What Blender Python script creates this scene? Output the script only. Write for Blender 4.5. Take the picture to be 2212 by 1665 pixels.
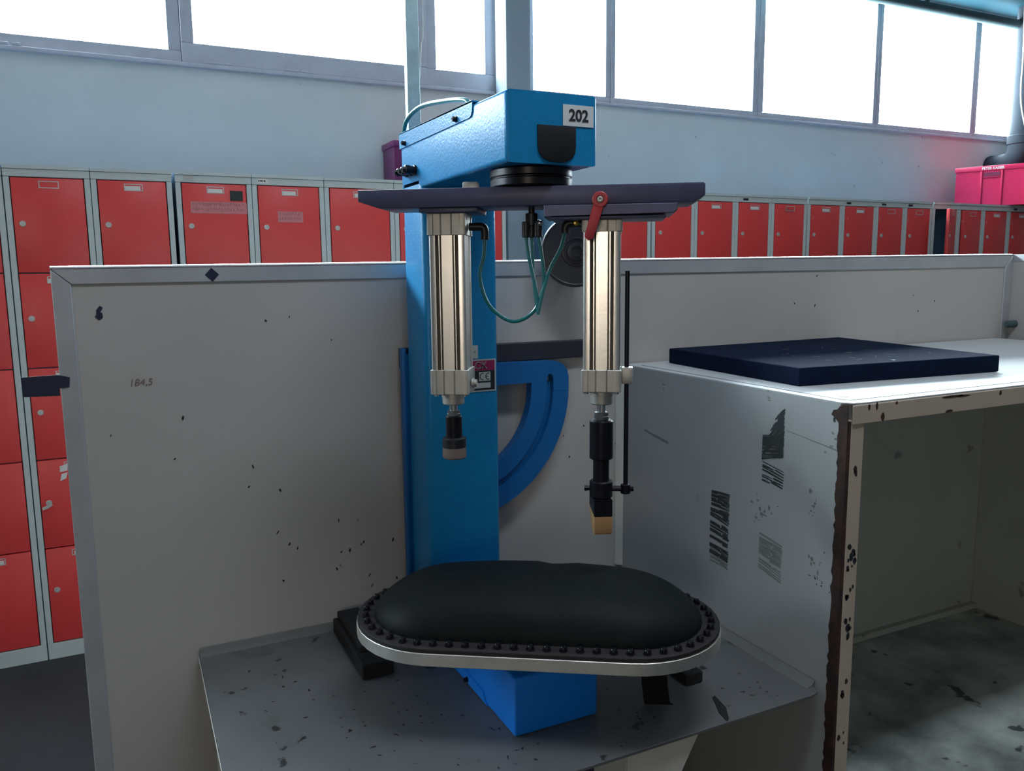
import bpy, bmesh, math, random
from mathutils import Matrix, Vector
for o in list(bpy.data.objects): bpy.data.objects.remove(o, do_unlink=True)
SC = bpy.context.scene
COL = SC.collection
random.seed(7)
PI = math.pi
# ------------------------------------------------------------------ camera
H = 1.415
F = Vector((0.429015, 0.892424, -0.140268)).normalized()
PITCH, ROLL, YAW = .140732, -.010737, .448105
F = Vector((math.sin(YAW)*math.cos(PITCH), math.cos(YAW)*math.cos(PITCH), -math.sin(PITCH)))
R0 = Vector((math.cos(YAW), -math.sin(YAW), 0)); U0 = R0.cross(F)
R = R0*math.cos(ROLL)+U0*math.sin(ROLL); U = -R0*math.sin(ROLL)+U0*math.cos(ROLL)
cd = bpy.data.cameras.new('camera'); cam = bpy.data.objects.new('camera', cd); COL.objects.link(cam)
cd.sensor_fit = 'HORIZONTAL'; cd.sensor_width = 36; cd.lens = 1732.35/2212*36; cd.clip_start = .02; cd.clip_end = 200
cam.matrix_world = Matrix(((R.x, U.x, -F.x, 0), (R.y, U.y, -F.y, 0), (R.z, U.z, -F.z, H), (0, 0, 0, 1)))
SC.camera = cam
# ------------------------------------------------------------------ world, lamps, exposure
W = bpy.data.worlds.new('overcast_sky'); SC.world = W; W.use_nodes = True
bg = W.node_tree.nodes['Background']; bg.inputs[0].default_value = (.85, .94, 1.0, 1); bg.inputs[1].default_value = 32
SC.view_settings.view_transform = 'Standard'; SC.view_settings.look = 'None'
SC.view_settings.gamma = 1; SC.view_settings.use_curve_mapping = False
SC.view_settings.exposure = 0.42
SC.cycles.max_bounces = 10; SC.cycles.diffuse_bounces = 6; SC.cycles.glossy_bounces = 4
SC.cycles.transparent_max_bounces = 8; SC.cycles.sample_clamp_indirect = 6
SC.cycles.use_denoising = True
def area(name, loc, rot, sx, sy, power, col, portal=False):
    l = bpy.data.lights.new(name, 'AREA'); l.shape = 'RECTANGLE'; l.size = sx; l.size_y = sy
    l.energy = power; l.color = col
    if portal: l.cycles.is_portal = True
    o = bpy.data.objects.new(name, l); COL.objects.link(o); o.location = loc; o.rotation_euler = rot
    return o
YW = 3.793          # wall with the window band
FILL_LAMPS = [(.8, .35, 3.2, 15), (2.7, .35, 3.2, 4)]  # unseen cool lamps, added to brighten the board and press from above
for lx, ly, lz, lp in FILL_LAMPS:
    area('added_fill_light', (lx, ly, lz-.02), (0, 0, 0), 1.2, .25, lp, (.74, .87, 1))
area('window_portal', (-.9, YW+.26, 2.69), (-PI/2, 0, 0), 18.4, .84, 1, (1, 1, 1), portal=True)
area('assumed_lamp_light', (-2.6, -3.2, 1.75), (PI/2, 0, math.radians(-32)), .85, 1.0, 8, (1, .74, .44))  # assumed warm source, unseen, inferred from the reflections on the cylinders
# ------------------------------------------------------------------ materials
def lin(c): return c/12.92 if c <= .04045 else ((c+.055)/1.055)**2.4
def rgb(*c): return tuple(lin(v/255) for v in c)+(1,)
MATS = {}
def mat(name, col, rough=.5, metal=0., var=.0, vscale=8., bump=0., bscale=200., spec=.5, col2=None, thr=None, specks=None, coat=0.):
    if name in MATS: return MATS[name]
    m = bpy.data.materials.new(name); m.use_nodes = True; nt = m.node_tree; N = nt.nodes; L = nt.links
    b = N['Principled BSDF']; b.inputs['Roughness'].default_value = rough; b.inputs['Metallic'].default_value = metal
    b.inputs['Specular IOR Level'].default_value = spec; b.inputs['Coat Weight'].default_value = coat
    b.inputs['Base Color'].default_value = col
    tc = N.new('ShaderNodeTexCoord'); out = None
    if var or col2:
        n = N.new('ShaderNodeTexNoise'); n.inputs['Scale'].default_value = vscale; n.inputs['Detail'].default_value = 6; n.inputs['Roughness'].default_value = .62
        L.new(tc.outputs['Object'], n.inputs['Vector'])
        r = N.new('ShaderNodeValToRGB')
        lo, hi = thr if thr else (.3, .7)
        r.color_ramp.elements[0].position = lo; r.color_ramp.elements[1].position = hi
        if col2: r.color_ramp.elements[0].color = col2; r.color_ramp.elements[1].color = col
        else:
            r.color_ramp.elements[0].color = tuple(c*(1-var) for c in col[:3])+(1,)
            r.color_ramp.elements[1].color = tuple(min(1, c*(1+var)) for c in col[:3])+(1,)
        L.new(n.outputs['Fac'], r.inputs['Fac']); out = r.outputs['Color']
    if specks:
        for (sc, cut, sc_col, amt) in specks:
            v = N.new('ShaderNodeTexNoise'); v.inputs['Scale'].default_value = sc; v.inputs['Detail'].default_value = 3
            L.new(tc.outputs['Object'], v.inputs['Vector'])
            rr = N.new('ShaderNodeValToRGB'); rr.color_ramp.elements[0].position = cut; rr.color_ramp.elements[1].position = min(1, cut+.035)
            rr.color_ramp.elements[0].color = (0, 0, 0, 1); rr.color_ramp.elements[1].color = (amt, amt, amt, 1)
            L.new(v.outputs['Fac'], rr.inputs['Fac'])
            mx = N.new('ShaderNodeMix'); mx.data_type = 'RGBA'
            L.new(rr.outputs['Color'], mx.inputs[0])
            if out: L.new(out, mx.inputs[6])
            else: mx.inputs[6].default_value = col
            mx.inputs[7].default_value = sc_col; out = mx.outputs[2]
    if out: L.new(out, b.inputs['Base Color'])
    if bump:
        n2 = N.new('ShaderNodeTexNoise'); n2.inputs['Scale'].default_value = bscale; n2.inputs['Detail'].default_value = 2
        L.new(tc.outputs['Object'], n2.inputs['Vector'])
        bp = N.new('ShaderNodeBump'); bp.inputs['Strength'].default_value = bump; bp.inputs['Distance'].default_value = .002
        L.new(n2.outputs['Fac'], bp.inputs['Height']); L.new(bp.outputs['Normal'], b.inputs['Normal'])
    MATS[name] = m
    return m
DIRT = rgb(40, 40, 38)
M_WALLDARK = mat('wall_paint_dark', rgb(92, 92, 94), .85, var=.05, vscale=2)
M_WALL = mat('wall_paint', rgb(220, 226, 226), .85, var=.05, vscale=2.2, bump=.12, bscale=60, specks=[(9, .70, rgb(120, 120, 118), .5)])
M_BEAM = mat('beam_paint_teal', rgb(24, 56, 68), .95, spec=.05, var=.06, vscale=3)
M_CEIL = mat('ceiling_paint', rgb(146, 146, 152), .9, var=.06, vscale=2)
M_FLOOR = mat('floor_concrete', rgb(46, 52, 55), .75, var=.2, vscale=5, bump=.2, bscale=90)
M_FRAME = mat('window_frame_paint', rgb(196, 198, 210), .5, var=.08, vscale=12)
M_PILLAR = mat('pillar_paint', rgb(160, 176, 188), .85, spec=.1, var=.05, vscale=4)
M_GREY = mat('locker_grey', rgb(196, 208, 208), .45, var=.04, vscale=10)
M_INSIDE = mat('locker_inside', rgb(84, 122, 150), .6, var=.1)
M_RED = mat('locker_red', rgb(226, 70, 70), .38, var=.07, vscale=3.5)
M_RED2 = mat('locker_red_scuffed', rgb(220, 70, 70), .4, var=.07, vscale=3.5, specks=[(16, .66, rgb(222, 130, 124), .6)])
M_LABEL = mat('label_card', rgb(226, 226, 222), .7, var=.05, vscale=30)
M_TAPEW = mat('paper_tape', rgb(206, 128, 132), .6, var=.1, vscale=40)
M_INK = mat('ink', rgb(30, 32, 38), .6)
M_INKFADED = mat('ink_faded', rgb(132, 110, 108), .7)
M_INKPALE = mat('ink_on_tape', rgb(150, 92, 98), .7)
M_STEEL = mat('bright_steel', rgb(196, 198, 200), .25, 1., var=.05, vscale=30)
M_ALU = mat('aluminium', rgb(232, 230, 226), .30, 1., var=.06, vscale=14, bump=.04, bscale=150)
M_CASTALU = mat('cast_aluminium', rgb(190, 188, 182), .5, .85, var=.1, vscale=40, bump=.15, bscale=300)
M_ALUFRAME = mat('board_frame_aluminium', rgb(178, 181, 185), .45, .35, var=.1, vscale=9)
M_BOARD = mat('board_laminate', rgb(180, 177, 174), .55, var=.03, vscale=3.5, specks=[(70, .78, rgb(90, 86, 80), .6), (7, .70, rgb(166, 163, 156), .3)])
M_BOX = mat('shelf_laminate', rgb(172, 176, 177), .42, var=.05, vscale=4, specks=[(9, .70, rgb(112, 114, 110), .4), (38, .77, rgb(60, 60, 58), .5)])
M_BOXTOP = mat('shelf_top_laminate', rgb(186, 190, 192), .46, spec=.8, var=.06, vscale=5, specks=[(12, .69, rgb(110, 112, 108), .5)])
M_BOXIN = mat('shelf_inside', rgb(172, 178, 172), .6, var=.06, vscale=4, specks=[(10, .70, rgb(70, 70, 66), .5)])
M_BOXFLOOR = mat('shelf_floor_dirty', rgb(190, 200, 194), .5, col2=rgb(120, 128, 126), vscale=4.5, thr=(.36, .62), specks=[(14, .66, rgb(24, 26, 26), .8)])
M_FACE = mat('face_frame_paint', rgb(186, 172, 156), .55, var=.05, vscale=8, specks=[(14, .72, rgb(92, 72, 58), .7), (40, .78, rgb(52, 40, 34), .8)])
M_EDGE = mat('raw_edge_brown', rgb(72, 46, 38), .85, col2=rgb(34, 28, 26), vscale=20, thr=(.35, .65), bump=.5, bscale=120)
M_TABLE = mat('table_plate_grey', rgb(98, 100, 101), .42, var=.14, vscale=5, bump=.06, bscale=300,
              specks=[(6, .66, rgb(70, 78, 68), .5), (24, .67, rgb(26, 28, 28), .85), (120, .68, rgb(70, 72, 70), .5)])
M_TABLESTRIP = mat('table_strip_grey', rgb(108, 110, 109), .5, var=.1, vscale=7)
M_LEG = mat('table_leg_paint', rgb(206, 206, 198), .55, var=.05, vscale=8)
M_BLUE = mat('hammered_blue_paint', rgb(19, 128, 184), .36, var=.06, vscale=60, bump=.22, bscale=240, spec=.3)
M_BLUE2 = mat('smooth_blue_paint', rgb(10, 94, 158), .42, var=.05, vscale=10, specks=[(30, .74, rgb(30, 40, 60), .7)])
M_BLACK_GLARE = mat('black_steel_glare', rgb(74, 76, 104), .42, .25, var=.12, vscale=30, bump=.05, bscale=200)  # black steel, its colour lifted to blue-grey to imitate lens glare
M_BLACK2 = mat('blackened_steel', rgb(26, 26, 34), .32, .5, var=.1, vscale=40)
M_RUBBER = mat('black_rubber', rgb(22, 23, 26), .8, var=.15, vscale=20, bump=.2, bscale=150)
M_PLASTIC = mat('black_plastic', rgb(26, 27, 34), .4, var=.05)
M_LEATHER = mat('dark_green_leather', rgb(17, 25, 26), .58, spec=.16, var=.22, vscale=7, bump=.14, bscale=320, col2=rgb(11, 15, 17), thr=(.3, .7))
M_SILVER = mat('worn_aluminium', rgb(236, 232, 224), .45, 1., var=.10, vscale=22, bump=.08, bscale=120)
M_BLUE3 = mat('base_blue_paint', rgb(10, 126, 232), .42, var=.05, vscale=10)
M_ZINC = mat('zinc_plate', rgb(200, 200, 198), .4, .3)
M_SLOT = mat('crimson_dark', rgb(110, 20, 62), .5)
M_SLOTSTRIP = mat('slot_strip_dark', rgb(92, 82, 72), .7)
M_RAIL = mat('rail_black', rgb(46, 48, 58), .5, .2)
M_RIM = mat('brown_black_leather', rgb(30, 25, 27), .62, var=.2, vscale=20, bump=.3, bscale=200)
M_LEVER = mat('red_lever', rgb(176, 44, 54), .45)
M_FELT = mat('felt_brown', rgb(124, 110, 104), .95, var=.12, vscale=80, bump=.5, bscale=600)
M_WOOD = mat('pale_wood', rgb(186, 146, 102), .6, var=.08, vscale=20, bump=.08, bscale=200)
M_HOSE = mat('teal_hose', rgb(22, 118, 122), .3, var=.05, spec=.6)
M_BRASS = mat('brass', rgb(206, 178, 96), .3, 1.)
M_SIGN = mat('sign_card', rgb(214, 218, 220), .6, var=.02)
M_PLATE = mat('nameplate_black', rgb(34, 36, 44), .4)
M_MAG = mat('nameplate_magenta', rgb(150, 30, 84), .45)
M_GREYPLATE = mat('nameplate_grey', rgb(186, 190, 188), .5)
M_FOAM = mat('navy_foam', rgb(17, 27, 48), .9, spec=.05, var=.12, vscale=30, bump=.2, bscale=260, specks=[(42, .75, rgb(150, 160, 170), .8)])
M_TAPE = mat('navy_tape', rgb(28, 36, 62), .5, var=.1, vscale=30)
M_GALV = mat('galvanised_steel', rgb(176, 204, 210), .42, .6, var=.14, vscale=30, bump=.1, bscale=160)
M_CRATE = mat('crimson_plastic', rgb(206, 26, 84), .4, var=.04)
M_CRATE2 = mat('purple_plastic', rgb(112, 34, 92), .4, var=.05)
M_PIPE = mat('dark_pipe', rgb(50, 58, 68), .7, spec=.2, var=.08, vscale=10)
M_PIPE2 = mat('grey_pipe', rgb(80, 98, 102), .85, spec=.1, var=.06, vscale=10)
M_SOOT = mat('soot_mark', rgb(52, 58, 60), .8, var=.3, vscale=60)
M_SOOT2 = mat('faint_soot_mark', rgb(124, 128, 124), .8, var=.12, vscale=60)
M_DARKGAP = mat('dark_joint', rgb(60, 60, 60), .8)
gm = bpy.data.materials.new('window_glass'); gm.use_nodes = True; gn = gm.node_tree
gb = gn.nodes['Principled BSDF']; mo = gn.nodes['Material Output']
tr = gn.nodes.new('ShaderNodeBsdfTransparent'); tr.inputs[0].default_value = (.93, .97, .97, 1)
gl = gn.nodes.new('ShaderNodeBsdfGlossy'); gl.inputs['Roughness'].default_value = .05
ms = gn.nodes.new('ShaderNodeMixShader'); ms.inputs[0].default_value = .06
gn.links.new(tr.outputs[0], ms.inputs[1]); gn.links.new(gl.outputs[0], ms.inputs[2]); gn.links.new(ms.outputs[0], mo.inputs['Surface'])
M_GLASS = gm
lm = bpy.data.materials.new('lamp_diffuser'); lm.use_nodes = True
lm.node_tree.nodes['Principled BSDF'].inputs['Emission Color'].default_value = (1, .9, .8, 1)
lm.node_tree.nodes['Principled BSDF'].inputs['Emission Strength'].default_value = 3
M_LAMP = lm  # glow of the added fill lamps and the assumed warm lamp
# ------------------------------------------------------------------ mesh building
ORG = {}
class MB:
    """collects shapes, then links them as ONE mesh object"""
    def __init__(s, mtx=None):
        s.bm = bmesh.new(); s.m = mtx
    def box(s, x0, y0, z0, x1, y1, z1, bev=0., seg=2):
        x0, x1 = sorted((x0, x1)); y0, y1 = sorted((y0, y1)); z0, z1 = sorted((z0, z1))
        b = s.bm
        v = [b.verts.new(p) for p in ((x0, y0, z0), (x1, y0, z0), (x1, y1, z0), (x0, y1, z0), (x0, y0, z1), (x1, y0, z1), (x1, y1, z1), (x0, y1, z1))]
        f = [b.faces.new([v[i] for i in q]) for q in ((0, 3, 2, 1), (4, 5, 6, 7), (0, 1, 5, 4), (1, 2, 6, 5), (2, 3, 7, 6), (3, 0, 4, 7))]
        if bev: bmesh.ops.bevel(b, geom=list({e for q in f for e in q.edges}), offset=bev, segments=seg, profile=.5, affect='EDGES')
        return s
    def prism(s, pts, o, ex, ey, depth, bev=0., seg=2):
        """2-D outline pts in the plane (o; ex, ey) pushed along ex x ey by depth"""
        o = Vector(o); ex = Vector(ex); ey = Vector(ey); n = ex.cross(ey).normalized()*depth
        b = s.bm
        A = [b.verts.new(o+ex*x+ey*y) for x, y in pts]; B = [b.verts.new(v.co+n) for v in A]
        k = len(pts); fs = [b.faces.new(A[::-1]), b.faces.new(B)]
        for i in range(k): fs.append(b.faces.new((A[i], A[(i+1) % k], B[(i+1) % k], B[i])))
        bmesh.ops.recalc_face_normals(b, faces=fs)
        if bev: bmesh.ops.bevel(b, geom=list({e for f in fs[:2] for e in f.edges}), offset=bev, segments=seg, profile=.5, affect='EDGES')
        return s
    def lathe(s, p, axis, prof, n=32, ref=None):
        """prof: (distance along axis, radius)"""
        p = Vector(p); a = Vector(axis).normalized()
        e1 = a.orthogonal().normalized() if ref is None else Vector(ref).normalized(); e2 = a.cross(e1); b = s.bm; rings = []
        for t, r in prof:
            if r < 1e-6: rings.append([b.verts.new(p+a*t)])
            else: rings.append([b.verts.new(p+a*t+(e1*math.cos(2*PI*i/n)+e2*math.sin(2*PI*i/n))*r) for i in range(n)])
        fs = []
        for q, w in zip(rings, rings[1:]):
            for i in range(n):
                j = (i+1) % n
                if len(q) == 1 and len(w) == 1: continue
                if len(q) == 1: fs.append(b.faces.new((q[0], w[j], w[i])))
                elif len(w) == 1: fs.append(b.faces.new((q[i], q[j], w[0])))
                else: fs.append(b.faces.new((q[i], q[j], w[j], w[i])))
        if len(rings[0]) > 1: fs.append(b.faces.new(rings[0][::-1]))
        if len(rings[-1]) > 1: fs.append(b.faces.new(rings[-1]))
        bmesh.ops.recalc_face_normals(b, faces=fs)
        return s
    def cyl(s, p0, p1, r, r2=None, n=28, ch=0.):
        p0 = Vector(p0); d = Vector(p1)-p0; l = d.length; r2 = r if r2 is None else r2
        pr = [(0, r), (l, r2)] if not ch else [(0, r-ch), (ch, r), (l-ch, r2), (l, r2-ch)]
        return s.lathe(p0, d, pr, n)
    def tube(s, pts, r, n=10, sub=6):
        P = [Vector(p) for p in pts]; path = []
        if sub > 1 and len(P) > 2:
            Q = [P[0]*2-P[1]]+P+[P[-1]*2-P[-2]]
            for i in range(1, len(Q)-2):
                a, b_, c, d = Q[i-1:i+3]
                for k in range(sub):
                    t = k/sub
                    path.append(.5*((2*b_)+(c-a)*t+(2*a-5*b_+4*c-d)*t*t+(3*b_-a-3*c+d)*t**3))
            path.append(P[-1])
        else: path = P
        up = (path[1]-path[0]).orthogonal().normalized(); rings = []; b = s.bm; fs = []
        for i, p in enumerate(path):
            t = (path[min(i+1, len(path)-1)]-path[max(i-1, 0)]).normalized()
            up = (up-t*up.dot(t)).normalized(); e2 = t.cross(up)
            rings.append([b.verts.new(p+(up*math.cos(2*PI*k/n)+e2*math.sin(2*PI*k/n))*r) for k in range(n)])
        for q, w in zip(rings, rings[1:]):
            for i in range(n): fs.append(b.faces.new((q[i], q[(i+1) % n], w[(i+1) % n], w[i])))
        fs += [b.faces.new(rings[0][::-1]), b.faces.new(rings[-1])]
        bmesh.ops.recalc_face_normals(b, faces=fs)
        return s
    def quad(s, pts):
        s.bm.faces.new([s.bm.verts.new(p) for p in pts]); return s
    def build(s, name, m, parent=None, label=None, smooth=35):
        if s.m is not None: bmesh.ops.transform(s.bm, matrix=s.m, verts=s.bm.verts)
        vs = [v.co for v in s.bm.verts]
        lo = Vector([min(v[i] for v in vs) for i in range(3)]); hi = Vector([max(v[i] for v in vs) for i in range(3)])
        c = Vector(((lo.x+hi.x)/2, (lo.y+hi.y)/2, lo.z))
        bmesh.ops.translate(s.bm, vec=-c, verts=s.bm.verts)
        me = bpy.data.meshes.new(name); s.bm.to_mesh(me); s.bm.free()
        me.materials.append(m)
        if smooth:
            me.shade_smooth(); me.set_sharp_from_angle(angle=math.radians(smooth))
        return place(name, me, c, parent, label)
def place(name, me, c, parent=None, label=None):
    o = bpy.data.objects.new(name, me); COL.objects.link(o)
    c = Vector(c); po = Vector((0, 0, 0))
    if parent is not None: o.parent = parent; po = ORG[parent.name]
    o.location = c-po; ORG[o.name] = c
    if label: o['label'] = label
    return o
def thing(name, loc, label, cat, group=None):
    o = bpy.data.objects.new(name, None); COL.objects.link(o); o.location = loc; o.empty_display_size = .1
    ORG[o.name] = Vector(loc); return tag(o, label, cat, group)
def tag(o, label, cat, group=None):
    o['label'] = label; o['category'] = cat
    if group: o['group'] = group
    return o
def struct(o, label=None):
    o['kind'] = 'structure'
    if label: o['label'] = label
    return o
def text(s, size, m, parent, loc, name='lettering', face='y', ext=.0004, mtx=None, label=None, bold=0., squash=1., shear=0.):
    c = bpy.data.curves.new('t', 'FONT'); c.body = s; c.size = size; c.extrude = ext; c.align_x = 'CENTER'; c.align_y = 'CENTER'; c.offset = bold; c.resolution_u = 4; c.shear = shear
    t = bpy.data.objects.new('t', c); COL.objects.link(t); bpy.context.view_layer.update()
    me = bpy.data.meshes.new_from_object(t.evaluated_get(bpy.context.evaluated_depsgraph_get()))
    bpy.data.objects.remove(t); bpy.data.curves.remove(c)
    me.transform(Matrix.Diagonal((squash, 1, 1, 1)))
    me.transform(Matrix.Rotation(PI/2, 4, 'X'))
    if mtx is not None: me.transform(mtx)
    me.name = name; me.materials.clear(); me.materials.append(m)
    return place(name, me, loc, parent, label)
# ------------------------------------------------------------------ room shell
FX0, FX1, RY = -10.5, 9.0, -5.2
CZ = 3.32
struct(MB().box(FX0, RY, -.1, FX1, YW+.2, 0).build('floor', M_FLOOR))
struct(MB().box(FX0, RY, CZ, FX1, YW+.2, CZ+.1).build('ceiling', M_CEIL))
wl = MB().box(FX0-.15, RY-.15, 0, FX0, YW+.2, CZ+.1); struct(wl.build('wall_left', M_WALLDARK))
struct(MB().box(FX1, RY-.15, 0, FX1+.15, YW+.2, CZ+.1).build('wall_right', M_WALLDARK))
wb = MB().box(FX0, YW, 0, FX1, YW+.2, 2.303).box(FX0, YW, 3.10, FX1, YW+.2, CZ)
wb.box(FX0, YW, 2.303, -10.0, YW+.2, 3.10).box(8.2, YW, 2.303, FX1, YW+.2, 3.10).box(1.753, YW, 2.303, 1.9475, YW+.2, 3.10)
struct(wb.build('wall_back', M_WALL))
wr = MB().box(FX0, RY-.15, 0, FX1, RY, CZ)
struct(wr.build('wall_rear', M_WALLDARK))
# pillar between the locker banks
struct(MB().box(1.734, 3.633, 0, 1.866, YW-.035, 3.129, .006).build('trim_1', M_PILLAR), 'grey painted pillar in front of the window band')
struct(MB().box(FX0, 3.30, 3.13, FX1, YW-.001, CZ, .01).build('trim_4', M_BEAM), 'teal beam over the window band')
# windows: (x0, x1, glass bottom, deep casement?)
WN = [(-10, -8.99, 0), (-8.99, -7.98, 0), (-7.98, -6.97, 0), (-6.97, -5.96, 0), (-5.96, -4.95, 0), (-4.95, -4.0, 0), (-4.0, -3.02, 0), (-3.02, -1.94, 0), (-1.94, -.84, 0), (-.84, .293, 0), (.293, 1.383, 1), (1.383, 1.752, 0),
      (1.948, 2.42, 0), (2.42, 3.442, 0), (3.442, 4.425, 0), (4.425, 5.375, 0), (5.375, 6.35, 0), (6.35, 7.3, 0), (7.3, 8.2, 0)]
WFR = {4: (.052, .052, .05, .05), 5: (.05, .02, .05, .03), 6: (.02, .031, .05, .03)}
for i, (a, b, deep) in enumerate(WN):
    i -= 6
    w = bpy.data.objects.new('window_%d' % (i+7), None); COL.objects.link(w); w.location = ((a+b)/2, YW+.05, 2.303); ORG[w.name] = Vector(w.location); struct(w)
    fl = .052 if i <= 5 else .032; fr = fl
    if i == 7: fr = .042
    if i == 8: fl = .042; fr = .031
    if i == 5: fr = .064
    if i == 6: fl = .012
    gb_, gt_ = (2.383, 3.055) if i in (4, 5) else (2.35, 3.055) if i < 4 else (2.333, 3.055)
    y0, y1 = YW-.012, YW+.06
    if deep: y0 -= .012
    f = MB()
    for (p0, q0, p1, q1) in ((a, 2.303, b, gb_), (a, gt_, b, 3.1), (a, gb_, a+fl, gt_), (b-fr, gb_, b, gt_)):
        f.box(p0+.001, y0, q0, p1-.001, y1, q1, .004)
    f.build('window_frame', M_FRAME, w)
    MB().box(a+fl-.004, YW+.03, gb_-.004, b-fr+.004, YW+.036, gt_+.004).build('pane', M_GLASS, w, smooth=0)
    if deep or i == 3:
        for hx in ((a+.1, a+.42) if deep else (a+.45,)):
            MB().box(hx, YW-.028, 2.305, hx+.06, YW-.013, 2.315, .002).box(hx+.07, YW-.028, 2.305, hx+.10, YW-.013, 2.315, .002).build('hinge', M_FRAME, w)
struct(MB().box(-10.0, YW-.03, 2.285, 1.733, YW-.001, 2.302, .003).build('trim_2', M_FRAME), 'narrow window sill left of the pillar')
struct(MB().box(1.95, YW-.022, 2.288, 8.2, YW-.001, 2.302, .003).build('trim_3', M_FRAME), 'narrow window sill right of the pillar')
# pipes along the window head and in the far corner
tag(MB().cyl((-10.45, 3.62, 3.02), (8.9, 3.62, 3.02), .03).box(4.6, 3.60, 3.04, 4.63, 3.64, 3.129).box(2.0, 3.60, 3.04, 2.03, 3.64, 3.129).box(6.6, 3.60, 3.04, 6.63, 3.64, 3.129).build('ceiling_pipe', M_PIPE2),
    'long grey pipe running under the ceiling above the windows', 'pipe')
dp = thing('downpipe', (5.58, 3.62, 2.1), 'dark downpipe with an elbow in front of the last window', 'pipe')
MB().cyl((5.60, 3.58, 2.26), (5.60, 3.58, 3.129), .075).cyl((5.60, 3.58, 2.24), (5.60, 3.58, 2.30), .085, ch=.004).build('pipe_shaft', M_PIPE, dp)
MB().tube([(5.60, 3.58, 2.26), (5.60, 3.585, 2.18), (5.60, 3.63, 2.125), (5.60, 3.70, 2.11), (5.60, YW-.003, 2.11)], .08, 20).build('elbow', M_PIPE, dp)
MB().tube([(5.47, 3.54, 3.129), (5.50, 3.545, 2.8), (5.507, 3.54, 2.5), (5.58, 3.50, 2.2)], .006, 8).build('cable', M_GREYPLATE, dp, 'thin pale cable')
# housings of the unseen fill lamps added overhead
for k, (lx, ly, lz, lp) in enumerate(FILL_LAMPS):
    t = thing('added_fill_lamp', (lx, ly, CZ), 'added unseen fill lamp with a cool tube over the %s' % ('press table' if k == 0 else 'shelf unit'), 'lamp', 'added fill lamps')
    MB().box(lx-.62, ly-.14, lz+.02, lx+.62, ly+.14, CZ-.001, .005).build('housing', M_GREYPLATE, t)
    MB().box(lx-.6, ly-.12, lz, lx+.6, ly+.12, lz+.019).build('diffuser', M_LAMP, t)
wk = thing('assumed_lamp', (-2.63, -3.26, 0), 'assumed tall warm lamp on a stand, unseen behind the viewpoint', 'lamp')  # assumed lamp and stand, never in view, placed for the warm reflections
WKM = Matrix.Translation((-2.6, -3.2, 0)) @ Matrix.Rotation(math.radians(-32), 4, 'Z')
MB(WKM).box(-.45, -.09, 1.2, .45, -.03, 2.3, .01).build('housing', M_GREYPLATE, wk)
MB(WKM).box(-.43, -.029, 1.24, .43, -.022, 2.26).build('diffuser', M_LAMP, wk)
MB(WKM).cyl((0, -.06, .03), (0, -.06, 1.2), .02).cyl((0, -.06, 0), (0, -.06, .03), .2).build('stand', M_BLACK_GLARE, wk)
# ------------------------------------------------------------------ lockers
YL = 3.2933; LD = .49; LT = 1.798
ROWS = [1.758, 1.4285, 1.0925, .7585, .4266, .0635]
CACHE = {}
def cached(key, make):
    if key not in CACHE:
        o = make(); CACHE[key] = (o.data, o.location.copy() if o.parent is None else None)
        me = o.data; bpy.data.objects.remove(o); CACHE[key] = me
    return CACHE[key]
lock_me = cached('lock', lambda: MB().lathe((0, 0, 0), (0, -1, 0), [(0, .0105), (.004, .0105), (.006, .009), (.0062, .0035), (.003, .0033), (.003, 0)], 14).build('lock', M_ZINC))
frame_me = cached('fr', lambda: MB().box(-.031, -.002, -.0125, .031, 0, -.0095).box(-.031, -.002, .0095, .031, 0, .0125).box(-.031, -.002, -.0095, -.028, 0, .0095).box(.028, -.002, -.0095, .031, 0, .0095).build('label_frame', M_ZINC))
card_me = cached('card', lambda: MB().box(-.026, -.001, -.0085, .026, 0, .0085).build('name_card', M_LABEL))
key_me = cached('key', lambda: MB().box(-.002, -.03, -.012, .012, -.006, .006, .003).box(.004, -.034, -.05, .007, -.03, .0, .001).build('key_tag', M_STEEL))
DOORS = {}
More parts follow.
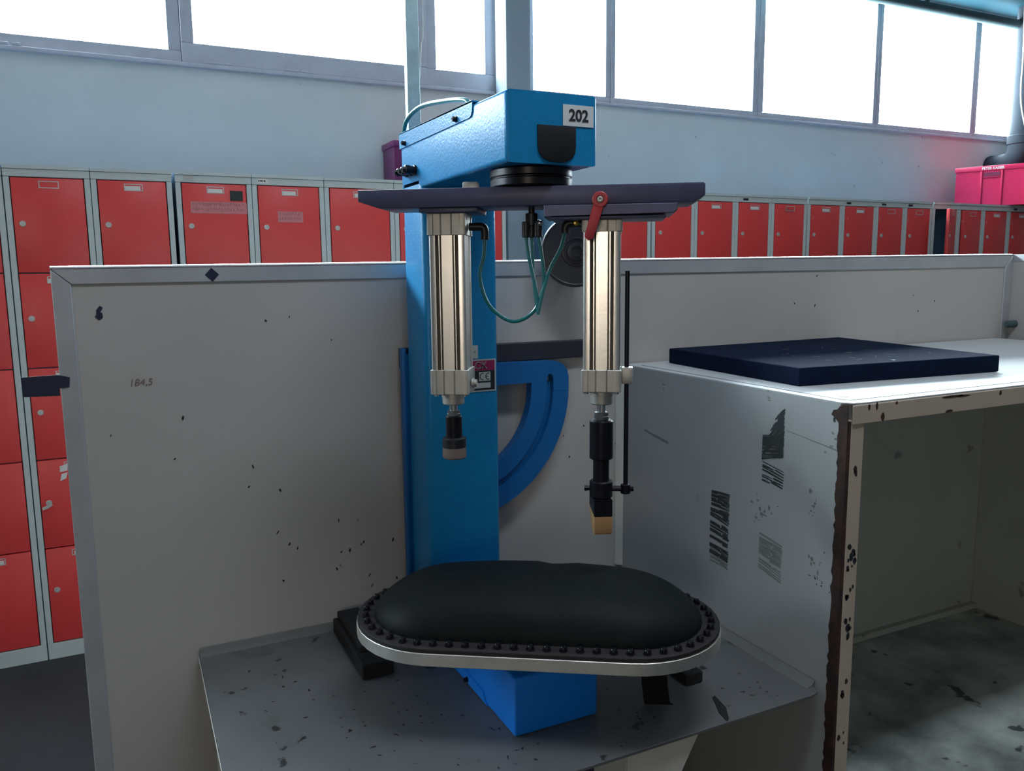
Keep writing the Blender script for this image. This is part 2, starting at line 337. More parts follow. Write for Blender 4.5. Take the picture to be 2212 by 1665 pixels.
def locker_bank(xs, label, openings={}, nocard=(), scuff=False):
    x0, x1 = xs[0], xs[-1]
    t = thing('locker_bank', ((x0+x1)/2, YL+LD/2, 0), label, 'lockers', 'red and grey lockers along the wall')
    c = MB(); g = .001; th = .0195
    c.box(x0+g, YL+LD-.006, 0, x1-g, YL+LD, LT).box(x0+g, YL, LT-.012, x1-g, YL+LD-.006, LT)
    for x in xs[1:-1]: c.box(x-.006, YL+.02, .062, x+.006, YL+LD-.006, LT-.012)
    for x, s_ in ((x0, 1), (x1, -1)): c.box(x+s_*g, YL+.02, 0, x+s_*(g+.01), YL+LD-.006, LT-.012)
    for z in ROWS[1:]: c.box(x0+.012, YL+.022, z-.004, x1-.012, YL+LD-.008, z+.004)
    c.build('carcass', M_INSIDE, t)
    # front frame: each column's own stiles, top rail and plinth
    for a, b in zip(xs, xs[1:]):
        for sx in (a+g, b-g-th+.001): MB().box(sx, YL, .062, sx+th-.001, YL+.02, LT-.04, .0015, 1).build('stile', M_GREY, t)
        MB().box(a+g, YL, LT-.039, b-g, YL+.02, LT-.0125, .0015, 1).box(a+g, YL-.004, LT-.012, b-g, YL-.0005, LT).build('top_rail', M_GREY, t)
        MB().box(a+g, YL, 0, b-g, YL+.018, .0615, .002, 1).build('plinth', M_GREY, t)
    for ci, (a, b) in enumerate(zip(xs, xs[1:])):
        da, db = a+th+.003, b-th-.003; w = db-da
        for ri, (zt, zb) in enumerate(zip(ROWS, ROWS[1:])):
            hgt = zt-zb-.004
            key = (round(w, 4), round(hgt, 4), scuff)
            ang = openings.get((ci, ri), 0)
            def mk(): return MB().box(-w, 0, 0, 0, .016, hgt, .0025, 2).box(-w+.004, .016, .004, -.004, .019, hgt-.004).build('door', M_RED2 if scuff else M_RED)
            if key not in DOORS: 
                o = mk(); DOORS[key] = (o.data, o.location.copy()); bpy.data.objects.remove(o)
            me, off = DOORS[key]
            hx = Vector((db, YL-.001, zb+.002))      # hinge on the right
            d = bpy.data.objects.new('door', me); COL.objects.link(d); d.parent = t
            rot = Matrix.Rotation(ang, 3, 'Z')
            d.rotation_euler = (0, 0, ang); base = hx+rot@Vector(off); d.location = base-ORG[t.name]
            def sub(me2, p, name):
                q = bpy.data.objects.new(name, me2); COL.objects.link(q); q.parent = d
                q.location = Vector(p)-Vector(off); return q
            sub(lock_me, (-w+.026, -.0003, hgt-.168), 'lock')
            mid = -w/2+.004
            sub(frame_me, (mid, -.0003, hgt-.035), 'label_frame')
            if (ci, ri) not in nocard: sub(card_me, (mid+random.uniform(-.004, .004), -.0003, hgt-.035), 'name_card')
    return t
lb0 = locker_bank([-.90, -.618, -.346], 'grey locker bank with red doors at the far left, cut off by the frame')
lb1 = locker_bank([-.3445, -.077, .193], 'locker bank of two red door columns behind the left end of the partition board', nocard=((0, 0),))
lb2 = locker_bank([.203, .477, .756, 1.047, 1.31, 1.563], 'long locker bank with taped paper strips on its red doors, left of the pillar')
lb3 = locker_bank([1.86, 2.10, 2.345], 'narrow two-column locker bank directly right of the grey pillar', nocard=((0, 0), (1, 0)))
lb4 = locker_bank([2.352, 2.61, 2.872, 3.116, 3.366], 'four-column red locker bank behind the blue foam slab, clean doors', nocard=((0, 0), (3, 0)))
lb5 = locker_bank([3.374, 3.631, 3.897, 4.134, 4.368], 'four-column locker bank with pale scuffs on its red doors', scuff=True, nocard=((2, 0), (3, 0)))
lb6 = locker_bank([4.376, 4.607, 4.837, 5.086, 5.34, 5.59], 'farthest locker bank, one red door standing open, crate on top', openings={(0, 0): math.radians(25), (1, 0): math.radians(5)}, scuff=True, nocard=((0, 0), (1, 0)))
# paper strips and stickers on the bank left of the pillar
def paper(bank, x0, z0, x1, z1, m=M_TAPEW, name='paper_strip', lines=2, lab=None):
    p = MB().box(x0, YL-.0022, z0, x1, YL-.0012, z1).build(name, m, bank, lab)
    if lines:
        s = MB(); dz = (z1-z0)/(lines+.3)
        for k in range(lines):
            x = x0+.006
            while x < x1-.012:
                l = random.uniform(.003, .008); zz = z1-dz*(k+.75)+random.uniform(-.002, .002)
                s.quad([(x, YL-.00235, zz), (x+.0014, YL-.00235, zz-.0004), (x+l*.5, YL-.00235, zz+dz*.55), (x+l*.5-.0014, YL-.00235, zz+dz*.55)])
                s.quad([(x+l*.5, YL-.00235, zz+dz*.5), (x+l*.5+.0012, YL-.00235, zz+dz*.5), (x+l, YL-.00235, zz), (x+l-.0012, YL-.00235, zz)])
                x += l+random.uniform(.001, .007)
        s.build('faded_handwriting', M_INKPALE, p, smooth=0)
paper(lb2, .252, 1.646, .455, 1.690, lab='long faded paper strip with handwriting')
paper(lb2, .570, 1.618, .668, 1.660, lab='short torn paper strip with handwriting')
paper(lb2, .395, 1.695, .442, 1.733, M_SOOT, 'sticker_residue', 0, 'dark square of tape residue')
paper(lb2, .232, 1.767, .27, 1.781, M_GREYPLATE, 'torn_sticker', 0)
st = MB().box(.500, YL-.0012, 1.765, .540, YL-.0002, 1.782).build('sticker', M_LABEL, lb2, 'small white sticker with dark print')
for k, w_ in enumerate((.004, .006, .003, .006)):
    MB().box(.503+k*.0068, YL-.0015, 1.771, .503+k*.0068+w_, YL-.0012, 1.777).build('print', M_INK, st)
for bank, x in ((lb4, 2.92), (lb5, 3.66), (lb5, 3.94), (lb5, 4.16), (lb6, 5.13)):
    MB().box(x, YL-.0012, 1.768, x+.034, YL-.0002, 1.779).build('sticker', M_PLATE, bank, 'small dark sticker on the top rail')
MB().prism([(-.252, .731), (-.228, .735), (-.228, .712), (-.252, .709)], (0, YL-.0025, 0), (1, 0, 0), (0, 0, 1), .0006).prism([(-.248, .702), (-.228, .706), (-.234, .684), (-.254, .676)], (0, YL-.004, 0), (1, 0, 0), (0, 0, 1), .0006).build('paper_tag', M_LABEL, lb1, 'small torn white paper tag')
MB().prism([(-.318, .575), (-.300, .580), (-.284, .590), (-.286, .597), (-.302, .593), (-.318, .586)], (0, YL-.010, 0), (1, 0, 0), (0, 0, 1), .002, .0005, 1).box(-.306, YL-.010, .583, -.300, YL-.0065, .589).build('lock_key', M_ZINC, lb1, 'key left in the lock')
# dirty scrawl on one door of the clean bank
text('films', .034, M_INKPALE, lb4, (3.235, YL-.0022, 1.724), 'marker_scrawl', shear=.2)
# crates on the lockers
cr = thing('crate', (4.93, 3.58, LT), 'crimson plastic stacking crate with white lettering on top of the far lockers', 'crate')
ca = math.atan2(-.914, .407)                    # long side runs towards the viewer
CM = Matrix.Translation((4.93, 3.57, LT+.001)) @ Matrix.Rotation(ca, 4, 'Z')
ch = .250; L_, W_ = .55, .36
b = MB(CM)
b.box(.006, 0.004, 0, L_-.006, .010, ch-.03).box(.006, W_-.010, 0, L_-.006, W_-.004, ch-.03).box(.006, .010, 0, .012, W_-.010, ch-.03).box(L_-.012, .010, 0, L_-.006, W_-.010, ch-.03).box(.012, .010, 0, L_-.012, W_-.010, .006)
b.build('crate_wall', M_CRATE, cr)
b = MB(CM).box(0, -.002, ch-.03, L_, .008, ch, .002).box(0, W_-.008, ch-.03, L_, W_+.002, ch, .002).box(0, .008, ch-.03, .01, W_-.008, ch, .002).box(L_-.01, .008, ch-.03, L_, W_-.008, ch, .002)
b.build('crate_rim', M_CRATE, cr)
for x in (.148, .262, .395, .51):
    MB(CM).box(x, -.003, 0, x+.010, .0038, ch-.031, .001).build('rib', M_CRATE, cr)
MB(CM).box(.165, -.001, ch-.066, .256, .0035, ch-.04).build('handle_slot', M_SLOT, cr, 'dark recessed handle slot')
MB(CM).box(.160, -.003, ch-.072, .261, .0038, ch-.067).build('handle_lip', M_CRATE, cr)
text('PETER KAISER', .0235, M_LABEL, cr, CM @ Vector((.215, -.0026, ch-.016)), 'lettering', mtx=Matrix.Rotation(ca, 4, 'Z'), label='white printed lettering', bold=.0006, squash=.86)
c2 = thing('crate', (1.42, 3.68, LT), 'purple plastic crate on the lockers, half hidden by the blue press head', 'crate')
MB().box(1.152, 3.60, LT+.001, 1.158, 3.77, LT+.185).box(1.65, 3.60, LT+.001, 1.656, 3.77, LT+.185).box(1.158, 3.60, LT+.001, 1.65, 3.606, LT+.185).box(1.158, 3.764, LT+.001, 1.65, 3.77, LT+.185).box(1.158, 3.606, LT+.001, 1.65, 3.764, LT+.007).build('crate_wall', M_CRATE2, c2)
MB().box(1.146, 3.594, LT+.185, 1.662, 3.776, LT+.212, .003).build('crate_rim', M_CRATE2, c2)
MB().box(1.25, 3.594, LT+.001, 1.26, 3.5995, LT+.184).box(1.52, 3.594, LT+.001, 1.53, 3.5995, LT+.184).build('rib', M_CRATE2, c2)
# ------------------------------------------------------------------ partition board behind the press
YB = 1.6
def ztop(x): return 1.429+(x+.11)*(.021/2.61)
BEADM = Matrix.Translation((x0_:=-.11, 0, ztop(-.11))) @ Matrix.Rotation(-math.atan(.021/2.61), 4, 'Y') @ Matrix.Translation((.11, 0, -ztop(-.11)))
bd = thing('partition_board', (1.19, YB+.015, 0), 'pale laminate partition board with grey metal edging behind the blue press', 'partition')
x0, x1 = -.11, 2.502
MB().prism([(x0+.03, 0), (x1-.035, 0), (x1-.035, ztop(x1)-.036), (x0+.03, ztop(x0)-.028)], (0, YB+.028, 0), (1, 0, 0), (0, 0, 1), .028).build('panel', M_BOARD, bd, smooth=0)
MB().prism([(x0, ztop(x0)-.0005), (x0+.0305, ztop(x0)-.028), (x1-.0355, ztop(x1)-.0365), (x1, ztop(x1)-.0005)], (0, YB+.034, 0), (1, 0, 0), (0, 0, 1), .038, .0015, 1).build('top_edging', M_ALUFRAME, bd)
MB(BEADM).prism([(-.005, 0), (.038, 0), (.038, .002), (.034, .0045), (.01, .0045), (.004, .0040), (-.001, .0028), (-.004, .0012)], (x0, YB, ztop(x0)), (0, 1, 0), (0, 0, 1), x1-x0).build('top_bead', M_STEEL, bd, 'bright worn top bead')
MB().prism([(x0, 0), (x0+.030, 0), (x0+.030, ztop(x0)-.0285), (x0, ztop(x0)-.001)], (0, YB+.034, 0), (1, 0, 0), (0, 0, 1), .038, .0015, 1).build('side_edging', M_ALUFRAME, bd)
MB().prism([(x1-.035, 0), (x1, 0), (x1, ztop(x1)-.001), (x1-.035, ztop(x1)-.037)], (0, YB+.034, 0), (1, 0, 0), (0, 0, 1), .038, .0015, 1).build('side_edging', M_ALUFRAME, bd)
def decal(pts, name, m, parent, y=YB-.0005, th=.0004, label=None):
    return MB().prism(pts, (0, y, 0), (1, 0, 0), (0, 0, 1), th).build(name, m, parent, label, smooth=0)
decal([(.139, 1.4155), (.152, 1.4027), (.164, 1.416), (.151, 1.4285)], 'tape_patch', M_TAPE, bd, YB-.0042, label='navy tape diamond on the top edging')
decal([(-.168, 1.2445), (-.112, 1.2455), (-.094, 1.240), (-.096, 1.2225), (-.111, 1.2215), (-.111, 1.2085), (-.1665, 1.2100)], 'tape_patch', M_TAPE, bd, YB-.0042, .0012, label='navy tape flap sticking out past the left edge')
decal([(-.0475, 1.3445), (-.041, 1.3375), (-.035, 1.342), (-.035, 1.3505), (-.0385, 1.3515), (-.0335, 1.360), (-.0385, 1.3635), (-.0445, 1.356), (-.0450, 1.3475)], 'tape_patch', M_TAPE, bd, label='torn scrap of navy tape near the top left corner')
text('184,5', .018, M_INKFADED, bd, (.018, YB-.0006, 1.2225), 'pencil_writing', label='faint handwritten number', shear=.15)
rnd = random.Random(3)
for (sx, sz, n) in ((.33, .86, 9), (.45, .80, 8), (.62, .80, 6), (1.0, 1.06, 4), (.95, 1.0, 4), (.30, 1.29, 3), (2.1, 1.3, 3), (1.6, 1.35, 3), (.05, 1.1, 3), (.25, 1.0, 3)):
    s = MB()
    for k in range(n):
        cx, cz = sx+rnd.uniform(-.09, .09), sz+rnd.uniform(-.06, .06); a, b_ = rnd.uniform(.0008, .0024), rnd.uniform(.002, .005); tl = rnd.uniform(-.8, .8)
        pts = [(cx+a*math.cos(q)+tl*b_*math.sin(q), cz+b_*math.sin(q)) for q in [i*PI/3 for i in range(6)]]
        s.prism(pts, (0, YB-.0003, 0), (1, 0, 0), (0, 0, 1), .0003)
    s.build('speck_marks', M_INK, bd, smooth=0)['kind'] = 'stuff'
# dark steel rail bolted on the board behind the press
MB().prism([(.507, 1.219), (.955, 1.2195), (.955, 1.2595), (.507, 1.261)], (0, YB-.001, 0), (1, 0, 0), (0, 0, 1), .018, .002, 1).build('mounting_rail', M_RAIL, bd, 'black steel rail behind the press')
# round handwheel-like disc fixed to the board's top
dc = thing('wall_disc', (.885, 1.55, 1.39), 'round black plastic disc with ringed hub behind the right cylinder', 'disc')
dn = Vector((-.42, -.907, 0)); dpz = Vector((.885, 1.515, 1.457))
MB().lathe(dpz-dn*.012, dn, [(0, .066), (.002, .0735), (.010, .0755), (.013, .0745), (.0135, .071), (.012, .069), (.0125, .032), (.016, .031), (.0165, .027), (.013, .026), (.013, .021), (.020, .020), (.021, .012), (.016, .0115), (.016, 0)], 56).build('disc_body', M_PLASTIC, dc)
MB().lathe(dpz-dn*.011, dn, [(0, .0757), (.006, .0766), (.0085, .0757)], 56).build('rim_ring', M_BLACK2, dc)
MB().cyl(dpz-dn*.012, dpz-dn*.04, .012).box(.865, 1.548, 1.405, .935, 1.5955, 1.447, .003).build('bracket', M_BLACK_GLARE, dc)
# ------------------------------------------------------------------ shelving unit on the right
ZT = 1.195; BX = 1.058; BF = .927; BR = 2.44
sh = thing('shelf_unit', (1.75, 1.26, 0), 'worn white shelf unit with chipped brown edge right of the press', 'shelf')
MB().box(BX, BF+.018, 0, BX+.018, YB-.003, ZT-.0022).build('side_panel', M_BOX, sh, smooth=0)
MB().box(BX+.0185, BF, ZT-.029, BR, YB-.006, ZT-.0022).build('top_panel', M_BOX, sh, smooth=0)
MB().prism([(BX+.002, BF+.018), (BX+.012, BF+.004), (BX+.03, BF), (BR, BF), (BR, YB-.006), (BX+.002, YB-.006)], (0, 0, ZT-.0018), (1, 0, 0), (0, 1, 0), .0018).build('top_sheet', M_BOXTOP, sh, 'glossy worn top sheet')
MB().prism([(BX+.024, YB-.05), (BX+.0265, YB-.05), (BX+.0265, BF+.036), (BX+.033, BF+.0275), (BR-.05, BF+.0275), (BR-.05, BF+.025), (BX+.032, BF+.025), (BX+.024, BF+.035)], (0, 0, ZT), (1, 0, 0), (0, 1, 0), .0004).build('groove_line', M_DARKGAP, sh, smooth=0)
MB().lathe((BX+.052, BF+.06, ZT), (0, 0, 1), [(0, .009), (.0008, .008), (.0009, 0)], 14).lathe((BX+.06, YB-.06, ZT), (0, 0, 1), [(0, .009), (.0008, .008), (.0009, 0)], 14).lathe((1.62, BF+.12, ZT), (0, 0, 1), [(0, .009), (.0008, .008), (.0009, 0)], 14).build('screw_cover', M_GREYPLATE, sh)
MB().box(BX+.019, YB-.022, 0, BR, YB-.004, ZT-.030).build('back_panel', M_BOXIN, sh, smooth=0)
MB().box(BX+.019, BF+.02, .312, BR, YB-.023, .332).build('bottom_shelf', M_BOXFLOOR, sh, smooth=0)
MB().box(BR-.05, BF+.02, .333, BR-.002, YB-.023, ZT-.030).build('inner_side_panel', M_BOXIN, sh, smooth=0)
MB().box(BX+.0190, YB-.04, .333, BR-.051, YB-.0225, .35).build('floor_strip', M_BOXIN, sh)
# ragged brown edge along the front of the side panel, face frame
def ragged(p, q, step, amp, rr):
    n = int(abs(q-p)/step); return [(p+(q-p)*i/n, rr.uniform(-amp, amp)) for i in range(n+1)]
rr = random.Random(5)
rg = ragged(0, ZT-.012, .009, .0022, rr)
out = [(BF+.001, z) for z in (0., ZT-.012)]
pts = [(BF+.001, 0)]+[(BF+.0195+d, z) for z, d in rg]+[(BF+.001, ZT-.012)]
MB().prism([(-y, z) for y, z in pts], (BX-.0008, 0, 0), (0, -1, 0), (0, 0, 1), -.0008).box(BX, BF, 0, BX+.006, BF+.0175, ZT-.030).build('raw_edge', M_EDGE, sh, 'chipped brown raw board edge')
MB().prism([(0, 0), (.016, .003), (.022, .010), (.030, .012), (.034, .020), (.022, .028), (.012, .040), (0, .05)], (BX-.0014, BF+.0005, ZT-.002), (0, 1, 0), (0, 0, -1), .0007).build('chipped_corner', M_EDGE, sh, smooth=0)
MB().box(BX+.0065, BF-.001, 0, BX+.036, BF+.0165, ZT-.0295, .0012, 1).build('face_stile', M_FACE, sh)
MB().box(BX+.0065, BF-.0035, ZT-.035, BR, BF-.0002, ZT-.003, .001, 1).build('face_rail', M_FACE, sh)
MB().box(BX+.037, BF+.0005, .290, BR, BF+.0165, .331).build('face_rail', M_FACE, sh)
rr = random.Random(11)
for k, (zc, n) in enumerate(((.93, 10), (.80, 6), (.86, 4), (.70, 4), (1.08, 3), (.60, 3), (.5, 4))):
    s = MB()
    for i in range(n):
        cx, cz = BX+.02+rr.uniform(-.008, .01), zc+rr.uniform(-.022, .022); a = rr.uniform(.002, .0055); 
        s.prism([(cx+a*rr.uniform(.6, 1.2)*math.cos(q), cz+1.5*a*rr.uniform(.6, 1.2)*math.sin(q)) for q in [i_*PI/4 for i_ in range(8)]], (0, BF-.001, 0), (1, 0, 0), (0, 0, 1), .0003)
    s.build('chip_mark', M_INK if k < 3 else M_EDGE, sh, smooth=0)['kind'] = 'stuff'
s = MB()
for (cx, cz, a, b_) in ((1.10, 1.187, .003, .006), (1.118, 1.187, .003, .007), (1.133, 1.168, .005, .008), (1.165, 1.189, .003, .003), (1.31, 1.189, .03, .0025), (1.335, 1.188, .022, .002), (1.44, 1.186, .004, .005), (1.52, 1.19, .006, .002), (1.30, 1.163, .012, .003)):
    s.prism([(cx+a*rr.uniform(.7, 1.1)*math.cos(q), cz+b_*rr.uniform(.7, 1.1)*math.sin(q)) for q in [i_*PI/5 for i_ in range(10)]], (0, BF-.0036, 0), (1, 0, 0), (0, 0, 1), .0003)
s.build('chip_mark', M_EDGE, sh, smooth=0)['kind'] = 'stuff'
# soot rubbings on the side panel (plane x = BX): strokes given as (y from, y to, z, slope, width)
def rubbing(y0, y1, z0, z1, n, slope, wid, m, seed, skew=None, name='soot_rubbing', keep=1.):
    r_ = random.Random(seed); s = MB(); dx = .0003
    for i in range(n):
        z = z1-(z1-z0)*(i+.5)/n
        if r_.random() > keep: continue
        segs = 1 if r_.random() < .55 else 2
        cut = r_.uniform(.3, .7)
        for k in range(segs):
            a = y0+(y1-y0)*(0 if k == 0 else cut+.04); b_ = y0+(y1-y0)*(1 if segs == 1 or k == 1 else cut)
            if skew: a, b_ = skew(a, b_, z)
            if abs(a-b_) < .002: continue
            a += r_.uniform(-.002, .001); sl = slope+r_.uniform(-.07, .07); w = wid*r_.uniform(.55, 1.15)
            za, zb = z+(a-y0)*sl, z+(b_-y0)*sl
            dx += .000015; s.quad([(BX-dx, a, za-w*.4), (BX-dx, b_, zb-w/2), (BX-dx, b_, zb+w/2), (BX-dx, (a+b_)/2, (za+zb)/2+w*.56), (BX-dx, a, za+w*.3)])
    s.build(name, m, sh, smooth=0)['kind'] = 'stuff'
# y runs away from the viewer: left in the photo = larger y
rubbing(1.069, 1.122, 1.075, 1.118, 22, -.22, .0038, M_SOOT, 1)
rubbing(1.069, 1.122, 1.118, 1.165, 15, -.85, .0058, M_SOOT, 2, skew=lambda a, b, z: (a, min(b, 1.069+.053*(1.175-z)/.057)))
rubbing(1.066, 1.120, 1.005, 1.052, 9, .15, .0036, M_SOOT, 3, keep=.9)
rubbing(1.208, 1.262, .925, .973, 14, -.02, .0046, M_SOOT, 4)
rubbing(1.208, 1.264, .83, .925, 19, .12, .0062, M_SOOT, 5, keep=.88)
rubbing(1.208, 1.262, .815, .842, 4, .1, .006, M_SOOT2, 6)
rubbing(1.064, 1.122, .868, .912, 10, .15, .0056, M_SOOT2, 7)
rubbing(1.064, 1.122, .838, .862, 5, .2, .004, M_SOOT2, 8, keep=.8)
rr = random.Random(21)
def smudge(y, z, sy, sz, n, m, a0=.001, a1=.005):
    s = MB()
    for i in range(n):
        cy, cz = rr.gauss(y, sy), rr.gauss(z, sz); a, b_ = rr.uniform(a0, a1), rr.uniform(a0, a1)
        pts = [(cy+a*rr.uniform(.5, 1.2)*math.cos(q), cz+b_*rr.uniform(.5, 1.2)*math.sin(q)) for q in [i_*PI/4 for i_ in range(8)]]
        s.quad([(BX-.0002-.00002*i, p, q) for p, q in pts])
    s.build('smudge', m, sh, smooth=0)['kind'] = 'stuff'
smudge(1.115, .965, .018, .012, 16, M_SOOT2); smudge(.995, 1.01, .006, .012, 8, M_SOOT2); smudge(.985, .90, .010, .016, 14, M_SOOT2); smudge(.965, .87, .008, .006, 6, M_SOOT, .001, .003)
smudge(.955, 1.168, .004, .004, 5, M_SOOT, .002, .005); smudge(1.11, 1.178, .002, .008, 6, M_SOOT2, .001, .003); smudge(1.43, 1.168, .003, .006, 5, M_SOOT2, .001, .003); smudge(.955, 1.12, .008, .012, 4, M_SOOT2)
MB().quad([(BX-.0003, 1.062, 1.127), (BX-.0003, .9485, 1.112), (BX-.0003, .9485, 1.1145), (BX-.0003, 1.062, 1.128)]).build('scratch', M_SOOT2, sh, smooth=0)
MB().quad([(BX-.0003, 1.50, 1.05), (BX-.0003, 1.41, 1.035), (BX-.0003, 1.41, 1.042), (BX-.0003, 1.50, 1.054)]).build('scratch', M_SOOT2, sh, smooth=0)
MB().prism([(0, 0), (.014, 0), (.010, .006), (.004, .011), (0, .014)], (BX-.0005, YB-.0012, .70), (-1, 0, 0), (0, -1, 0), .495, 0).build('corner_strip', M_LEG, sh)
# tall side partition at the far end of the unit
pt = thing('side_partition', (2.53, 1.2, 0), 'grey side partition at the far end of the shelf unit, cut off by the frame', 'partition')
MB().box(2.5025, .80, 0, 2.53, YB+.03, 1.428).build('panel', M_BOARD, pt, smooth=0)
MB().box(2.5025, .80, 1.4285, 2.533, YB+.03, 1.452, .001, 1).build('top_edging', M_ALUFRAME, pt)
MB().cyl((2.507, 1.577, 1.238), (2.47, 1.577, 1.238), .011, ch=.002).cyl((2.47, 1.577, 1.238), (2.462, 1.577, 1.238), .008, ch=.001).build('stop_bolt', M_PIPE2, pt)
# foam slab on the unit
MB_f = MB().prism([(1.135, 1.114), (1.654, 1.069), (1.742, 1.575), (1.166, 1.556)], (0, 0, ZT+.0006), (1, 0, 0), (0, 1, 0), .0345, .0015, 1)
fs = MB_f.build('foam_slab', M_FOAM); tag(fs, 'thick navy foam slab lying on top of the white shelf unit', 'foam slab')
rr = random.Random(9); s = MB()
for i in range(14):
    cx, cy = rr.uniform(1.28, 1.62), rr.uniform(1.16, 1.45); a = rr.uniform(0, PI); l = rr.uniform(.003, .018); w = .0007
    dx, dy = math.cos(a)*l, math.sin(a)*l*.5; nx, ny = -math.sin(a)*w, math.cos(a)*w
    s.quad([(cx-dx-nx, cy-dy-ny, ZT+.0354), (cx+dx-nx, cy+dy-ny, ZT+.0354), (cx+dx+nx, cy+dy+ny, ZT+.0354), (cx-dx+nx, cy-dy+ny, ZT+.0354)])
s.build('scratch_marks', M_SOOT2, fs, 'pale scratches', smooth=0)['kind'] = 'stuff'
# ------------------------------------------------------------------ table under the press
ZP = .682; TX0 = .0835; TF = .951
tb = thing('press_table', (.57, 1.27, 0), 'stained grey steel table plate carrying the blue press', 'table')
MB().prism([(TX0, TF), (BX-.026, TF), (BX-.012, TF+.004), (BX-.006, TF+.012), (BX-.003, TF+.022), (BX-.003, YB-.008), (TX0, YB-.008)], (0, 0, ZP-.006), (1, 0, 0), (0, 1, 0), .006, .001, 1).build('plate', M_TABLE, tb)
MB().prism([(0, 0), (.016, 0), (.006, .004), (.002, .012), (0, .013)], (TX0+.002, YB-.002, ZP), (0, -1, 0), (0, 0, 1), -.95).build('back_strip', M_TABLESTRIP, tb)
MB().prism([(0, 0), (.018, 0), (.008, .003), (.003, .008), (0, .010)], (BX-.002, TF+.02, ZP), (-1, 0, 0), (0, 0, 1), .62).build('side_strip', M_TABLESTRIP, tb)
MB().box(TX0+.001, TF+.02, ZP-.012, TX0+.0035, YB-.01, ZP-.0065).box(TX0-.001, TF, ZP-.0058, TX0-.0002, YB-.01, ZP+.0005).build('edge_trim', M_LEG, tb, 'pale worn edge')
MB().prism([(.655, ZP-.0065), (.795, ZP-.0065), (.752, .60), (.752, 0), (.655, 0)], (0, TF+.022, 0), (1, 0, 0), (0, 0, 1), .012, .001, 1).build('leg', M_LEG, tb)
MB().box(.655, TF+.024, 0, .667, TF+.11, ZP-.0065).build('leg_side', M_LEG, tb)
MB().box(.62, TF+.12, 0, .632, YB-.02, ZP-.0065).box(.668, TF+.16, .45, .74, TF+.17, ZP-.0065).build('under_frame', M_BLACK_GLARE, tb)
MB().box(TX0+.02, YB-.06, 0, TX0+.06, YB-.02, ZP-.0125).build('leg', M_LEG, tb)
# ------------------------------------------------------------------ the press
pr = thing('shoe_press', (.5875, 1.25, ZP), 'blue pneumatic press with two cylinders and a long dark cushion', 'press')
PX0, PX1, PF = .511, .664, 1.066
MB().box(PX0, PF, ZP+.0005, PX1, 1.439, .782, .004, 3).build('base', M_BLUE3, pr)
MB().box(PX0, 1.44, ZP+.0005, PX1, 1.555, 1.598, .013, 4).build('column', M_BLUE, pr)
MB().prism([(1.0735, 1.572), (1.556, 1.572), (1.556, 1.681), (1.0735, 1.674)], (PX0, 0, 0), (0, 1, 0), (0, 0, 1), PX1-PX0, .007, 3).build('head', M_BLUE, pr)
# lids of head and base with screws
hl = MB(); t_ = .0022
hl.prism([(1.190, 1.6795), (1.1925, 1.663), (1.1975, 1.6565), (1.205, 1.655), (1.557, 1.655), (1.557, 1.6835)], (PX0-t_, 0, 0), (0, 1, 0), (0, 0, 1), t_)
hl.prism([(1.190, 1.6795), (1.1925, 1.663), (1.1975, 1.6565), (1.205, 1.655), (1.557, 1.655), (1.557, 1.6835)], (PX1, 0, 0), (0, 1, 0), (0, 0, 1), t_)
hl.prism([(1.190, 1.6765), (1.557, 1.6822), (1.557, 1.6845), (1.190, 1.6790)], (PX0-t_, 0, 0), (0, 1, 0), (0, 0, 1), PX1-PX0+2*t_)
hlo = hl.build('head_lid', M_BLUE, pr)
blo = None
for xx in (PX0-t_, PX1):
    q = MB().prism([(1.168, .684), (1.180, .690), (1.186, .7025), (1.25, .7035), (1.43, .7035), (1.43, .684)], (xx, 0, 0), (0, 1, 0), (0, 0, 1), t_).build('base_lid', M_BLUE3, pr)
    blo = blo or q
def bolt(p, ax, r, h, parent, m=M_BLACK2, name='screw'):
    return MB().lathe(p, ax, [(0, r*1.25), (h*.2, r*1.25), (h*.25, r), (h*.9, r), (h, r*.9), (h, r*.55), (h*.6, r*.5), (h*.6, 0)], 14).build(name, m, parent)
for y, z in ((1.2578, 1.662), (1.5224, 1.662)): bolt((PX0-t_, y, z), (-1, 0, 0), .0042, .007, hlo)
bolt((PX0-t_, 1.2568, .691), (-1, 0, 0), .004, .007, blo)
# number card and black cap on the head front
YH = 1.0735
sg = MB().box(.604, YH-.0012, 1.6285, .6565, YH-.0002, 1.659).build('number_card', M_SIGN, pr, 'white card reading 202')
text('202', .0235, M_INK, sg, (.6305, YH-.0015, 1.6433), 'digits', bold=.0006, squash=.95)
cap = [(.5605, 1.6275)]
MB().prism([(.561, 1.597), (.5635, 1.588), (.570, 1.580), (.581, 1.5755), (.594, 1.5745), (.607, 1.5755), (.618, 1.5805), (.6235, 1.588), (.6255, 1.597), (.6255, 1.6275), (.561, 1.6275)], (0, YH-.0001, 0), (1, 0, 0), (0, 0, 1), .0028, .001, 2).build('cover_cap', M_PLASTIC, pr, 'black plastic cap under the number card')
# cable glands on the column's left side
for y, r in ((1.472, .0075), (1.495, .0065), (1.519, .0065)):
    MB().lathe((PX0, y, 1.606), (-1, 0, 0), [(0, r*1.3), (.004, r*1.3), (.0045, r), (.012, r), (.0125, r*1.2), (.020, r*1.2), (.022, r*.8), (.026, r*.7), (.026, r*.4), (.018, r*.4), (.018, 0)], 12).build('air_fitting', M_BLACK2, pr)
